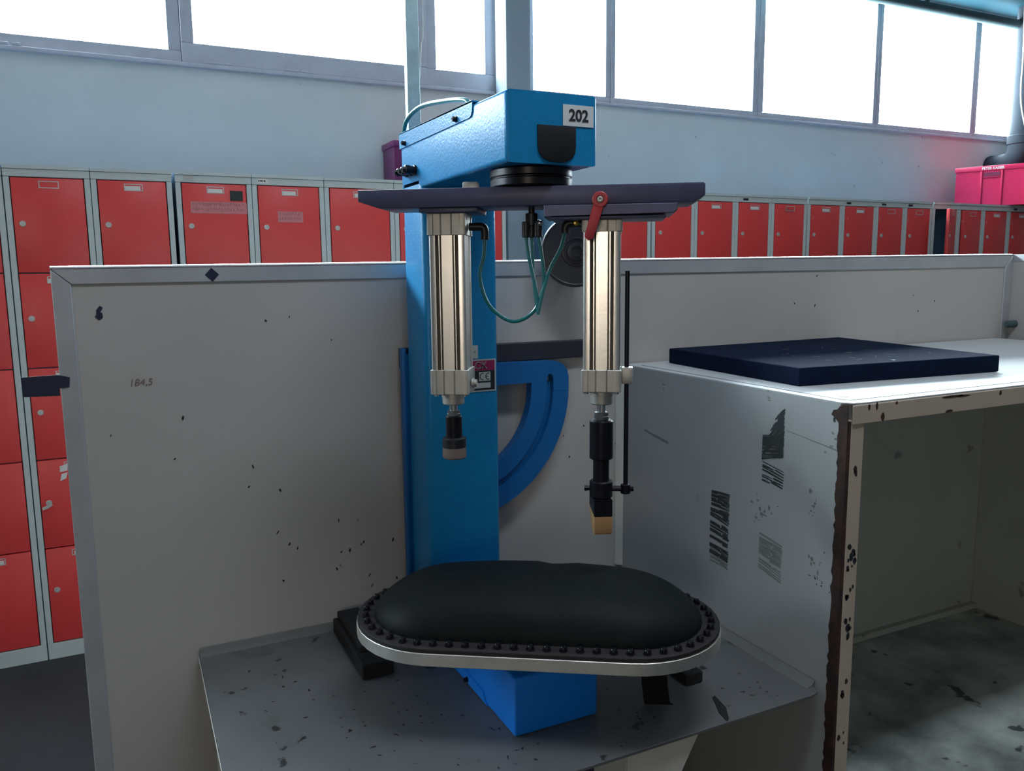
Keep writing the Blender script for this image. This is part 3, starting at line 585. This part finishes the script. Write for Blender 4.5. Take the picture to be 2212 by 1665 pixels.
# nameplate
YC = 1.44
npl = MB().box(.5255, YC-.0012, 1.1815, .6565, YC-.0002, 1.2455).build('nameplate', M_GREYPLATE, pr, 'maker plate with magenta band and CE mark')
MB().box(.528, YC-.0018, 1.1845, .6535, YC-.0013, 1.2230).build('black_field', M_PLATE, npl)
MB().box(.528, YC-.0018, 1.2235, .6535, YC-.0013, 1.2430).build('magenta_band', M_MAG, npl)
text('CK', .0195, M_GREYPLATE, npl, (.624, YC-.0022, 1.2330), 'lettering', bold=.0002)
text('CK', .0185, M_PLATE, npl, (.6238, YC-.0026, 1.2331), 'lettering_inner', bold=-.0004)
MB().box(.6195, YC-.0024, 1.2025, .6440, YC-.0019, 1.2205).build('mark_field', M_GREYPLATE, npl)
ce = MB()
for cx in (.6275, .6400):
    pts = []
    for i in range(13):
        q = math.radians(75+210*i/12); pts.append((cx+.0070*math.cos(q), 1.2115+.0070*math.sin(q)))
    for i in range(12, -1, -1):
        q = math.radians(75+210*i/12); pts.append((cx+.0055*math.cos(q), 1.2115+.0055*math.sin(q)))
    ce.prism(pts, (0, YC-.0024, 0), (1, 0, 0), (0, 0, 1), .0003)
ce.box(.6338, YC-.0027, 1.2108, .6392, YC-.0024, 1.2123)
ce.build('ce_mark', M_INK, npl, smooth=0)
MB().box(.565, YC-.0024, 1.1885, .6440, YC-.0019, 1.1990).build('blank_field', M_GREYPLATE, npl)
spl = MB().box(.588, YC-.0014, 1.2475, .6185, YC-.0002, 1.2735, .0004, 1).build('small_plate', M_GREYPLATE, pr)
bolt((.612, YC-.0014, 1.262), (0, -1, 0), .0016, .0016, spl, M_STEEL)
# back plate and slotted quadrant
MB().box(.5015, 1.5560, ZP+.001, .5105, 1.576, 1.2635, .002, 2).box(.5105, 1.557, ZP+.001, .664, 1.576, 1.25).build('back_plate', M_BLUE2, pr)
qc = (.61, 1.16)
def arc(r, a0, a1, n): return [(qc[0]+r*math.cos(math.radians(a0+(a1-a0)*i/n)), qc[1]+r*math.sin(math.radians(a0+(a1-a0)*i/n))) for i in range(n+1)]
outer = [(.664, 1.2215), (.845, 1.219), (.862, 1.217), (.876, 1.209), (.885, 1.196), (.8885, 1.18)]+arc(.2785, 0, -78, 26)+[(.664, .880)]
inner = [(.664, .990)]+arc(.184, -72, 4, 18)+[(.790, 1.1735), (.664, 1.1735)]
# the quadrant is a frame: outer outline, inner window, curved slot
qd = MB()
def band(r0, r1, a0, a1, n, y0, th):
    A = arc(r1, a0, a1, n); B = arc(r0, a0, a1, n)
    for i in range(n): pass
    qd.prism(A+B[::-1], (0, y0, 0), (1, 0, 0), (0, 0, 1), th)
YQ = 1.578
band(.184, .2225, -74, -2, 24, YQ, .024)                 # inner rib
band(.239, .2785, -74, -2, 24, YQ, .024)                 # outer rib
band(.2230, .2385, -74, 3, 24, YQ, .012)                 # floor of the slot
qd.prism([(.665, 1.2215), (.845, 1.219), (.862, 1.217), (.876, 1.209), (.885, 1.196), (.8885, 1.18), (.8883, 1.151), (.8494, 1.152), (.8494, 1.182), (.845, 1.190), (.838, 1.190), (.8335, 1.182), (.8325, 1.152), (.794, 1.153), (.7945, 1.1735), (.665, 1.1735)], (0, YQ, 0), (1, 0, 0), (0, 0, 1), .024)
qd.build('slotted_quadrant', M_BLUE2, pr, 'curved quadrant bracket with a slot')
# air hose into the head lid
hs = MB().tube([(.525, 1.570, 1.56), (.525, 1.577, 1.64), (.525, 1.5745, 1.690), (.525, 1.548, 1.713), (.525, 1.4695, 1.7215), (.525, 1.350, 1.7085), (.525, 1.262, 1.694), (.525, 1.238, 1.683)], .0042, 12).build('air_hose', M_HOSE, pr, 'teal hose arching into the head')
# --- swinging assembly, in a frame turned about the pivot
A_ = math.radians(-33); O_ = Vector((.5875, 1.145, 0))
SM = Matrix.Translation(O_) @ Matrix.Rotation(A_, 4, 'Z')
def S(u, v, z): return SM @ Vector((u, v, z))
MB(SM).lathe((0, 0, 1.5715), (0, 0, -1), [(0, .062), (.002, .064), (.0115, .064), (.0135, .061), (.0145, .061), (.0165, .064), (.026, .064), (.0275, .062)], 56).build('bearing_disc', M_BLACK2, pr)
MB(SM).prism([(-.265, 1.5425), (-.265, 1.525), (-.232, 1.514), (.245, 1.514), (.262, 1.524), (.262, 1.540), (.259, 1.5425)], (0, .05, 0), (1, 0, 0), (0, 0, 1), .10, .0015, 2).build('swing_bar', M_BLACK_GLARE, pr, 'long black bar carrying both cylinders')
MB(SM).box(-.01, .052, 1.5428, .02, .09, 1.566, .002).build('stop_block', M_CASTALU, pr)
MB(SM).box(-.115, .030, 1.5428, -.09, .048, 1.560, .002).build('stop_block', M_CASTALU, pr)
# carriages under the bar
MB(SM).box(-.170, -.046, 1.5068, -.079, .046, 1.5135, .001).build('carriage', M_BLACK_GLARE, pr)
cg = MB(SM).prism([(.024, 1.5135), (.024, 1.496), (.033, 1.4975), (.033, 1.4975), (.2165, 1.4990), (.222, 1.503), (.222, 1.5135)], (0, .052, 0), (1, 0, 0), (0, 0, 1), .104, .001, 1).build('carriage', M_BLACK_GLARE, pr)
MB(SM).box(.034, -.050, 1.4925, .206, .050, 1.4965, .001).build('carriage_plate', M_BLACK_GLARE, cg)
# profile section of the cylinder tubes
def section(hw):
    side = [(-hw+.005, 0), (-hw+.0105, 0), (-hw+.0108, .0085), (-hw+.0157, .0085), (-hw+.0160, .0008), (-hw+.0175, .0008), (-hw+.0178, .0055), (-hw+.0198, .0055), (-hw+.0202, .0014), (hw-.0202, .0014), (hw-.0198, .0055), (hw-.0178, .0055), (hw-.0175, .0008), (hw-.0160, .0008), (hw-.0157, .0085), (hw-.0108, .0085), (hw-.0105, 0), (hw-.005, 0), (hw-.0022, .0009), (hw-.0007, .0024)]
    P = []
    for k in range(4):
        a = k*PI/2
        for t, d in side:
            x, y = t, -(hw-d); P.append((x*math.cos(a)-y*math.sin(a), x*math.sin(a)+y*math.cos(a)))
    return P
def capsec(hw):
    side = [(-hw+.004, 0), (-.0215, 0), (-.0205, .0016), (-.0100, .0016), (-.0085, .0030), (-.0070, .0016), (.0070, .0016), (.0085, .0030), (.0100, .0016), (.0205, .0016), (.0215, 0), (hw-.004, 0), (hw-.001, .001)]
    P = []
    for k in range(4):
        a = k*PI/2
        for t, d in side:
            x, y = t, -(hw-d); P.append((x*math.cos(a)-y*math.sin(a), x*math.sin(a)+y*math.cos(a)))
    return P
def cylinder(u, zt, z1, z2, z3, lab):
    c = MB(SM).prism([(u+x, y) for x, y in section(.0290)], (0, 0, z2), (1, 0, 0), (0, 1, 0), z1-z2).build('cylinder', M_ALU, pr, lab, smooth=25)
    MB(SM).prism([(u+x, y) for x, y in capsec(.0312)], (0, 0, z1), (1, 0, 0), (0, 1, 0), zt-z1, .0008, 1).build('end_cap', M_CASTALU, c, smooth=25)
    MB(SM).prism([(u+x, y) for x, y in capsec(.0312)], (0, 0, z3), (1, 0, 0), (0, 1, 0), z2-z3, .0008, 1).build('end_cap', M_CASTALU, c, smooth=25)
    for sx in (-1, 1):
        for sy in (-1, 1):
            MB(SM).cyl((u+sx*.0235, sy*.0235, z3-.0005), (u+sx*.0235, sy*.0235, z3-.003), .004, n=10).build('cap_bolt', M_STEEL, c)
    for k in range(4):
        Q = SM @ Matrix.Translation((u, 0, 0)) @ Matrix.Rotation(k*PI/2, 4, 'Z')
        for sx in (-1, 1):
            a = sx*(.0290-.01325); b2 = sx*(.0290-.0188)
            MB(Q).box(a-.00225, -.0235, z2+.0002, a+.00225, -.0206, z1-.0002).build('slot_strip', M_SLOTSTRIP, c, smooth=0)
            MB(Q).box(b2-.0009, -.0260, z2+.0002, b2+.0009, -.0236, z1-.0002).build('slot_strip', M_SLOTSTRIP, c, smooth=0)
    return c
LU, RU = -.131, .111
c1 = cylinder(LU, 1.5066, 1.4726, 1.2601, 1.2204, 'aluminium profile cylinder, left one')
c2_ = cylinder(RU, 1.4925, 1.4743, 1.2613, 1.2262, 'aluminium profile cylinder, right one')
MB(SM).lathe((LU, 0, 1.2203), (0, 0, -1), [(0, .0192), (.008, .0190), (.0085, .0182), (.018, .0178), (.0193, .0165)], 32).build('nose', M_CASTALU, c1)
MB(SM).cyl((LU, 0, 1.2009), (LU, 0, 1.1905), .0068).build('piston_rod', M_STEEL, c1)
MB(SM).lathe((LU, 0, 1.1905), (0, 0, -1), [(0, .010), (.001, .0115), (.0042, .0115), (.0046, .0122), (.0085, .0122), (.0089, .011)], 6).build('lock_nut', M_STEEL, c1)
MB(SM).lathe((LU, 0, 1.1815), (0, 0, -1), [(0, .012), (.0015, .0135), (.0355, .0135)], 28).build('stem', M_BLACK2, c1)
MB(SM).lathe((LU, 0, 1.1459), (0, 0, -1), [(0, .0165), (.002, .0195), (.017, .0195)], 32).build('foot', M_PLASTIC, c1)
MB(SM).lathe((LU, 0, 1.1288), (0, 0, -1), [(0, .0197), (.016, .0197), (.0184, .018)], 32).build('felt_pad', M_FELT, c1, 'worn felt pad')
MB(SM).lathe((LU+.032, 0, 1.236), (1, 0, 0), [(0, .008), (.003, .008), (.0035, .006), (.008, .006), (.008, .003), (.006, 0)], 12).build('port_plug', M_CASTALU, c1)
MB(SM).lathe((RU, 0, 1.2261), (0, 0, -1), [(0, .0192), (.008, .0190), (.0085, .0182), (.021, .0178), (.0226, .0165)], 32).build('nose', M_CASTALU, c2_)
MB(SM).cyl((RU, 0, 1.2035), (RU, 0, 1.1907), .0068).build('piston_rod', M_STEEL, c2_)
MB(SM).lathe((RU, 0, 1.1907), (0, 0, -1), [(0, .010), (.001, .0115), (.0065, .0115), (.007, .012), (.0125, .012), (.013, .011)], 6).build('lock_nut', M_STEEL, c2_)
MB(SM).lathe((RU, 0, 1.1777), (0, 0, -1), [(0, .0165), (.0022, .0190), (.0620, .0190), (.064, .0175), (.0642, .013), (.1000, .013)], 32).build('stem', M_BLACK2, c2_)
MB(SM).lathe((RU, 0, 1.0776), (0, 0, -1), [(0, .0165), (.0018, .0188), (.0258, .0188), (.0272, .0175)], 32).build('collar', M_BLACK2, c2_)
MB(SM).lathe((RU-.0185, 0, 1.064), (-1, 0, 0), [(0, .0045), (.004, .0045), (.0045, .0055), (.008, .0055), (.0085, .004)], 6).build('screw', M_BLACK2, c2_)
WM = Matrix.Translation(S(RU, 0, 0)) @ Matrix.Rotation(math.radians(-22), 4, 'Z')
MB(WM).prism([(-.022, 1.0500), (-.022, 1.0225), (.026, 1.030), (.026, 1.0500)], (-.0150, 0, 0), (0, 1, 0), (0, 0, 1), .030, .001, 1).build('wedge_holder', M_BLACK2, c2_)
MB(WM).prism([(-.022, 1.0222), (-.022, .996), (-.020, .9925), (-.016, .9915), (-.004, .993), (.010, 1.004), (.020, 1.016), (.026, 1.0297)], (-.0150, 0, 0), (0, 1, 0), (0, 0, 1), .030, .002, 2).build('wood_heel', M_WOOD, c2_, 'pale wooden pressing heel')
# guide rod of the right cylinder
gr = MB(SM).cyl((.1505, 0, 1.4146), (.1505, 0, 1.056), .0037, n=14).build('guide_rod', M_BLACK2, pr)
MB(SM).box(.1425, -.012, 1.2375, .1605, .012, 1.2635, .0015, 2).build('rod_clamp', M_CASTALU, gr)
MB(SM).cyl((RU+.018, 0, 1.064), (.146, 0, 1.064), .0045, n=12).lathe((.1505, 0, 1.072), (0, 0, -1), [(0, .006), (.001, .008), (.015, .008), (.016, .006)], 16).cyl((.158, 0, 1.064), (.1635, 0, 1.064), .0042, n=8).build('rod_foot', M_BLACK2, gr)
# red lever on the bar
lv = MB(SM).lathe((.1085, -.0505, 1.5195), (0, -1, 0), [(0, .010), (.006, .010), (.0065, .0118), (.0135, .0118), (.0145, .0105), (.0145, .006), (.012, .0055), (.012, 0)], 28)
du_, dz_ = .0920-.1085, 1.4640-1.5195; ll = math.hypot(du_, dz_); du_, dz_ = du_/ll, dz_/ll
nx, nz = -dz_, du_
outl = [(.1085+du_*.008+nx*.0078, 1.5195+dz_*.008+nz*.0078), (.0920+nx*.0068, 1.4640+nz*.0068), (.0920+du_*.004, 1.4640+dz_*.004), (.0920-nx*.0068, 1.4640-nz*.0068), (.1085+du_*.008-nx*.0078, 1.5195+dz_*.008-nz*.0078)]
lv.prism(outl, (0, -.0575, 0), (1, 0, 0), (0, 0, 1), .007, .0012, 2)
lvo = lv.build('clamp_lever', M_LEVER, pr, 'red clamping lever')
MB(SM).lathe((.1085, -.0622, 1.5195), (0, -1, 0), [(0, .0045), (.003, .0045), (.0035, .0035), (.0035, .002), (.001, 0)], 12).build('lever_screw', M_CASTALU, lvo)
# push-in fittings and hoses
ft = MB(SM).cyl((.0015, -.012, 1.5139), (.0015, -.012, 1.502), .0048, n=12).cyl((.0015, -.012, 1.505), (.0015, -.012, 1.486), .0095, n=16, ch=.001).build('hose_manifold', M_PLASTIC, pr)
for du2, dv2 in ((-.0085, -.004), (.0105, -.004), (-.001, .008)):
    MB(SM).cyl((.0015+du2, -.012+dv2, 1.492), (.0015+du2, -.012+dv2, 1.468), .0066, n=14, ch=.001).build('push_fitting', M_PLASTIC, ft)
MB(SM).lathe((.011, -.016, 1.490), (.7, -.5, -.2), [(0, .005), (.006, .005), (.007, .004), (.010, .003)], 10).build('bleed_screw', M_STEEL, ft)
el = MB(SM).cyl((LU+.0312, 0, 1.4865), (LU+.046, 0, 1.4865), .0062, n=14).tube([(LU+.044, 0, 1.4865), (LU+.052, 0, 1.4862), (LU+.0560, 0, 1.481), (LU+.0560, 0, 1.466)], .0066, 14).build('elbow_fitting', M_PLASTIC, pr)
er = MB(SM).tube([(RU-.045, -.004, 1.4895), (RU-.053, -.004, 1.4885), (RU-.0575, -.004, 1.483), (RU-.0580, -.004, 1.474)], .0070, 14).cyl((RU-.047, -.004, 1.4895), (RU-.0312, -.004, 1.4870), .0055, n=12).build('elbow_fitting', M_PLASTIC, pr)
MB(SM).lathe((RU-.0405, -.0090, 1.4890), (.2, -1, 0), [(0, .0045), (.003, .0045), (.0035, .0035), (.0036, 0)], 10).build('brass_plug', M_BRASS, er)
ta = (-.007, -.016); tb_ = (.012, -.016); tcx = (.0005, -.004)
MB(SM).tube([(LU+.056, 0, 1.468), (-.0765, -.002, 1.44), (-.0827, -.006, 1.406), (-.0668, -.012, 1.3616), (-.0296, -.016, 1.337), (.0050, -.017, 1.3535), (.0195, -.017, 1.392), (.0195, -.017, 1.425), (tb_[0], tb_[1], 1.472)], .0029, 10).build('air_hose', M_HOSE, pr)
MB(SM).tube([(RU-.058, -.004, 1.476), (.047, -.008, 1.452), (.031, -.014, 1.42), (.021, -.020, 1.39), (.014, -.022, 1.362), (.0125, -.022, 1.352)], .0029, 10).build('air_hose', M_HOSE, pr)
MB(SM).tube([(ta[0], ta[1], 1.47), (-.003, -.018, 1.44), (.0045, -.020, 1.405), (.0105, -.021, 1.372), (.0118, -.021, 1.348)], .0029, 10).build('air_hose', M_HOSE, pr)
MB(SM).tube([(tcx[0], tcx[1], 1.47), (.002, -.004, 1.44), (.0035, -.004, 1.40), (.008, -.010, 1.362)], .0026, 10).build('air_hose', M_HOSE, pr)
# --- cushion assembly
PM = Matrix.Translation((.588, 1.141, 0)) @ Matrix.Rotation(math.radians(-32.6), 4, 'Z')
PL, PW = .304, .149
def stad(ins, n=20, m=14):
    L, Wd = PL-ins, PW-ins; c = PL-PW; P = []
    for i in range(n+1):
        a = -PI/2+PI*i/n; P.append((c+Wd*math.cos(a), Wd*math.sin(a)))
    for i in range(1, m): P.append((c-2*c*i/m, Wd))
    for i in range(n+1):
        a = PI/2+PI*i/n; P.append((-c+Wd*math.cos(a), Wd*math.sin(a)))
    for i in range(1, m): P.append((-c+2*c*i/m, -Wd))
    return P
MB().lathe((.5875, 1.145, .7825), (0, 0, 1), [(0, .055), (.002, .057), (.034, .057), (.036, .055)], 40).build('swivel_boss', M_BLACK2, pr)
MB(PM).prism(stad(0), (0, 0, .819), (1, 0, 0), (0, 1, 0), .0205, .0008, 1).build('cushion_plate', M_SILVER, pr, 'silver aluminium plate under the cushion')
MB(PM).prism(stad(.0015), (0, 0, .8397), (1, 0, 0), (0, 1, 0), .007, .002, 2).build('leather_flange', M_RIM, pr, 'dark leather flange')
dm = MB(PM); b = dm.bm; N_ = 18; INS = .030; HD = .076; rings = []
for k in range(N_+1):
    f = k/N_; ins = INS+(PW-INS-.0005)*(1-math.cos(f*PI/2)) if f < 1 else PW-.0004
    ex_ = 0
    d = (ins-INS)/(PW-INS)
    h = HD*(1-(1-d)**2.5)**(1/1.9)
    ring = []
    for (x, y) in stad(ins):
        hh = h*(1-.50*abs(x/PL)**2.2)-.0085*math.exp(-((x-.032)/.011)**2)*min(1, h/HD*1.2)
        ring.append(b.verts.new((x*(1-ex_/PL*1.2), y, .8468+hh)))
    rings.append(ring)
nn = len(rings[0])
for q, w in zip(rings, rings[1:]):
    for i in range(nn): b.faces.new((q[i], q[(i+1) % nn], w[(i+1) % nn], w[i]))
# close the ridge line between the two sides of the last ring
last = rings[-1]; n0 = 20; m0 = 14
b.faces.new(last)
bmesh.ops.recalc_face_normals(b, faces=b.faces[:])
cu = dm.build('cushion', M_LEATHER, pr, 'domed dark green leather cushion', smooth=60)
# studs around the flange
per = stad(.0155, 40, 40); tot = 0; seg = []
for i in range(len(per)):
    p, q = Vector(per[i]), Vector(per[(i+1) % len(per)]); seg.append((tot, p, q)); tot += (q-p).length
NB = 58
stud_me = None
for k in range(NB):
    t0 = tot*k/NB
    for s0, p, q in seg:
        if s0 <= t0 < s0+(q-p).length+1e-9:
            pos = p+(q-p)*((t0-s0)/max(1e-9, (q-p).length)); break
    wp = PM @ Vector((pos.x, pos.y, .8468))
    if stud_me is None:
        o = MB().lathe((0, 0, 0), (0, 0, 1), [(0, .0068), (.0012, .0068), (.0014, .0054), (.0055, .0054), (.0076, .0042), (.0084, 0)], 10).build('stud', M_BLACK2); stud_me = o.data; bpy.data.objects.remove(o)
    place('stud', stud_me, wp, pr)
# ------------------------------------------------------------------ galvanised strut behind the press
gs = thing('cable_strut', (.55, 1.59, 1.30), 'galvanised slotted strut rising behind the press head with a thin cable', 'strut')
MB().box(.5365, 1.5790, 1.2650, .5625, 1.5815, CZ-.002, .0005, 1).box(.5365, 1.5815, 1.2650, .5385, 1.5945, CZ-.002).box(.5605, 1.5815, 1.2650, .5625, 1.5945, CZ-.002).build('channel', M_GALV, gs)
MB().tube([(.571, 1.58, CZ-.002), (.5705, 1.58, 2.4), (.5735, 1.58, 1.93), (.567, 1.58, 1.86), (.5655, 1.585, 1.8)], .0012, 6).build('thin_cable', M_GREYPLATE, gs)
# ------------------------------------------------------------------ black strips and scraps on the table
tag(MB().box(.343, 1.352, ZP+.0005, .402, 1.578, ZP+.030, .002, 1).build('rubber_block', M_RUBBER), 'long black rubber block on the table left of the cushion', 'rubber block')
tag(MB().box(.352, 1.40, ZP+.0305, .398, 1.578, ZP+.044, .002, 1).build('rubber_strip', M_RUBBER), 'thin black rubber strip lying on the long left block', 'rubber strip')
tag(MB().box(.852, 1.071, ZP+.0005, .889, 1.20, ZP+.022, .002, 1).build('rubber_block', M_RUBBER), 'small black rubber block on the table under the cushion right end', 'rubber block')
fl = MB(); P1 = [(.748, 1.060), (.770, 1.046), (.795, 1.030)]; b = fl.bm
rows = [(0, 0, ZP+.001), (.006, .004, ZP+.004), (.010, .012, ZP+.03), (.010, .016, ZP+.07), (.010, .018, ZP+.11), (.010, .018, .8185)]
grid = []
for i, (dx, dy, z) in enumerate(rows):
    k = 1.12 if i == 0 else 1.0
    grid.append([b.verts.new((.752+dx*.2+(.038*k)*j/4, 1.056+dy-(.022*k)*j/4, z)) for j in range(5)])
for q, w in zip(grid, grid[1:]):
    for j in range(4): b.faces.new((q[j], q[j+1], w[j+1], w[j]))
ex = bmesh.ops.solidify(b, geom=b.faces[:], thickness=.003)
tag(fl.build('rubber_flap', M_RUBBER), 'black rubber flap hanging from under the cushion plate to the table', 'rubber flap')
tag(MB().prism([(.842, .952), (.849, .956), (.868, .985), (.872, 1.006), (.876, 1.024), (.868, 1.020), (.861, 1.004), (.848, .980)], (0, 0, ZP+.0004), (1, 0, 0), (0, 1, 0), .0012).build('tape_scrap', M_RUBBER, smooth=0), 'torn black tape scrap at the table front edge', 'tape')
# dirt scraps on the table plate
rr = random.Random(31)
for (cx, cy, n, sp) in ((.36, 1.22, 12, .05), (.42, 1.15, 12, .05), (.50, 1.02, 9, .04), (.25, 1.25, 8, .05), (.72, .99, 9, .035), (.95, 1.02, 8, .03), (.30, 1.06, 8, .06), (.20, 1.40, 8, .05)):
    s = MB()
    for i in range(n):
        x, y = rr.gauss(cx, sp), rr.gauss(cy, sp); 
        if not (.1 < x < 1.03 and .96 < y < 1.56): continue
        if PX0-.01 < x < PX1+.01 and y > PF-.01: continue
        a, b_, th = rr.uniform(.001, .006), rr.uniform(.001, .0025), rr.uniform(0, PI)
        pts = []
        for q in range(7):
            r_ = rr.uniform(.6, 1.2); uu, vv = a*r_*math.cos(q*2*PI/7), b_*r_*math.sin(q*2*PI/7)
            pts.append((x+uu*math.cos(th)-vv*math.sin(th), y+uu*math.sin(th)+vv*math.cos(th)))
        s.quad([(p, q, ZP+.0003+.00001*i) for p, q in pts])
    s.build('dirt_spots', M_INK, tb, smooth=0)['kind'] = 'stuff'
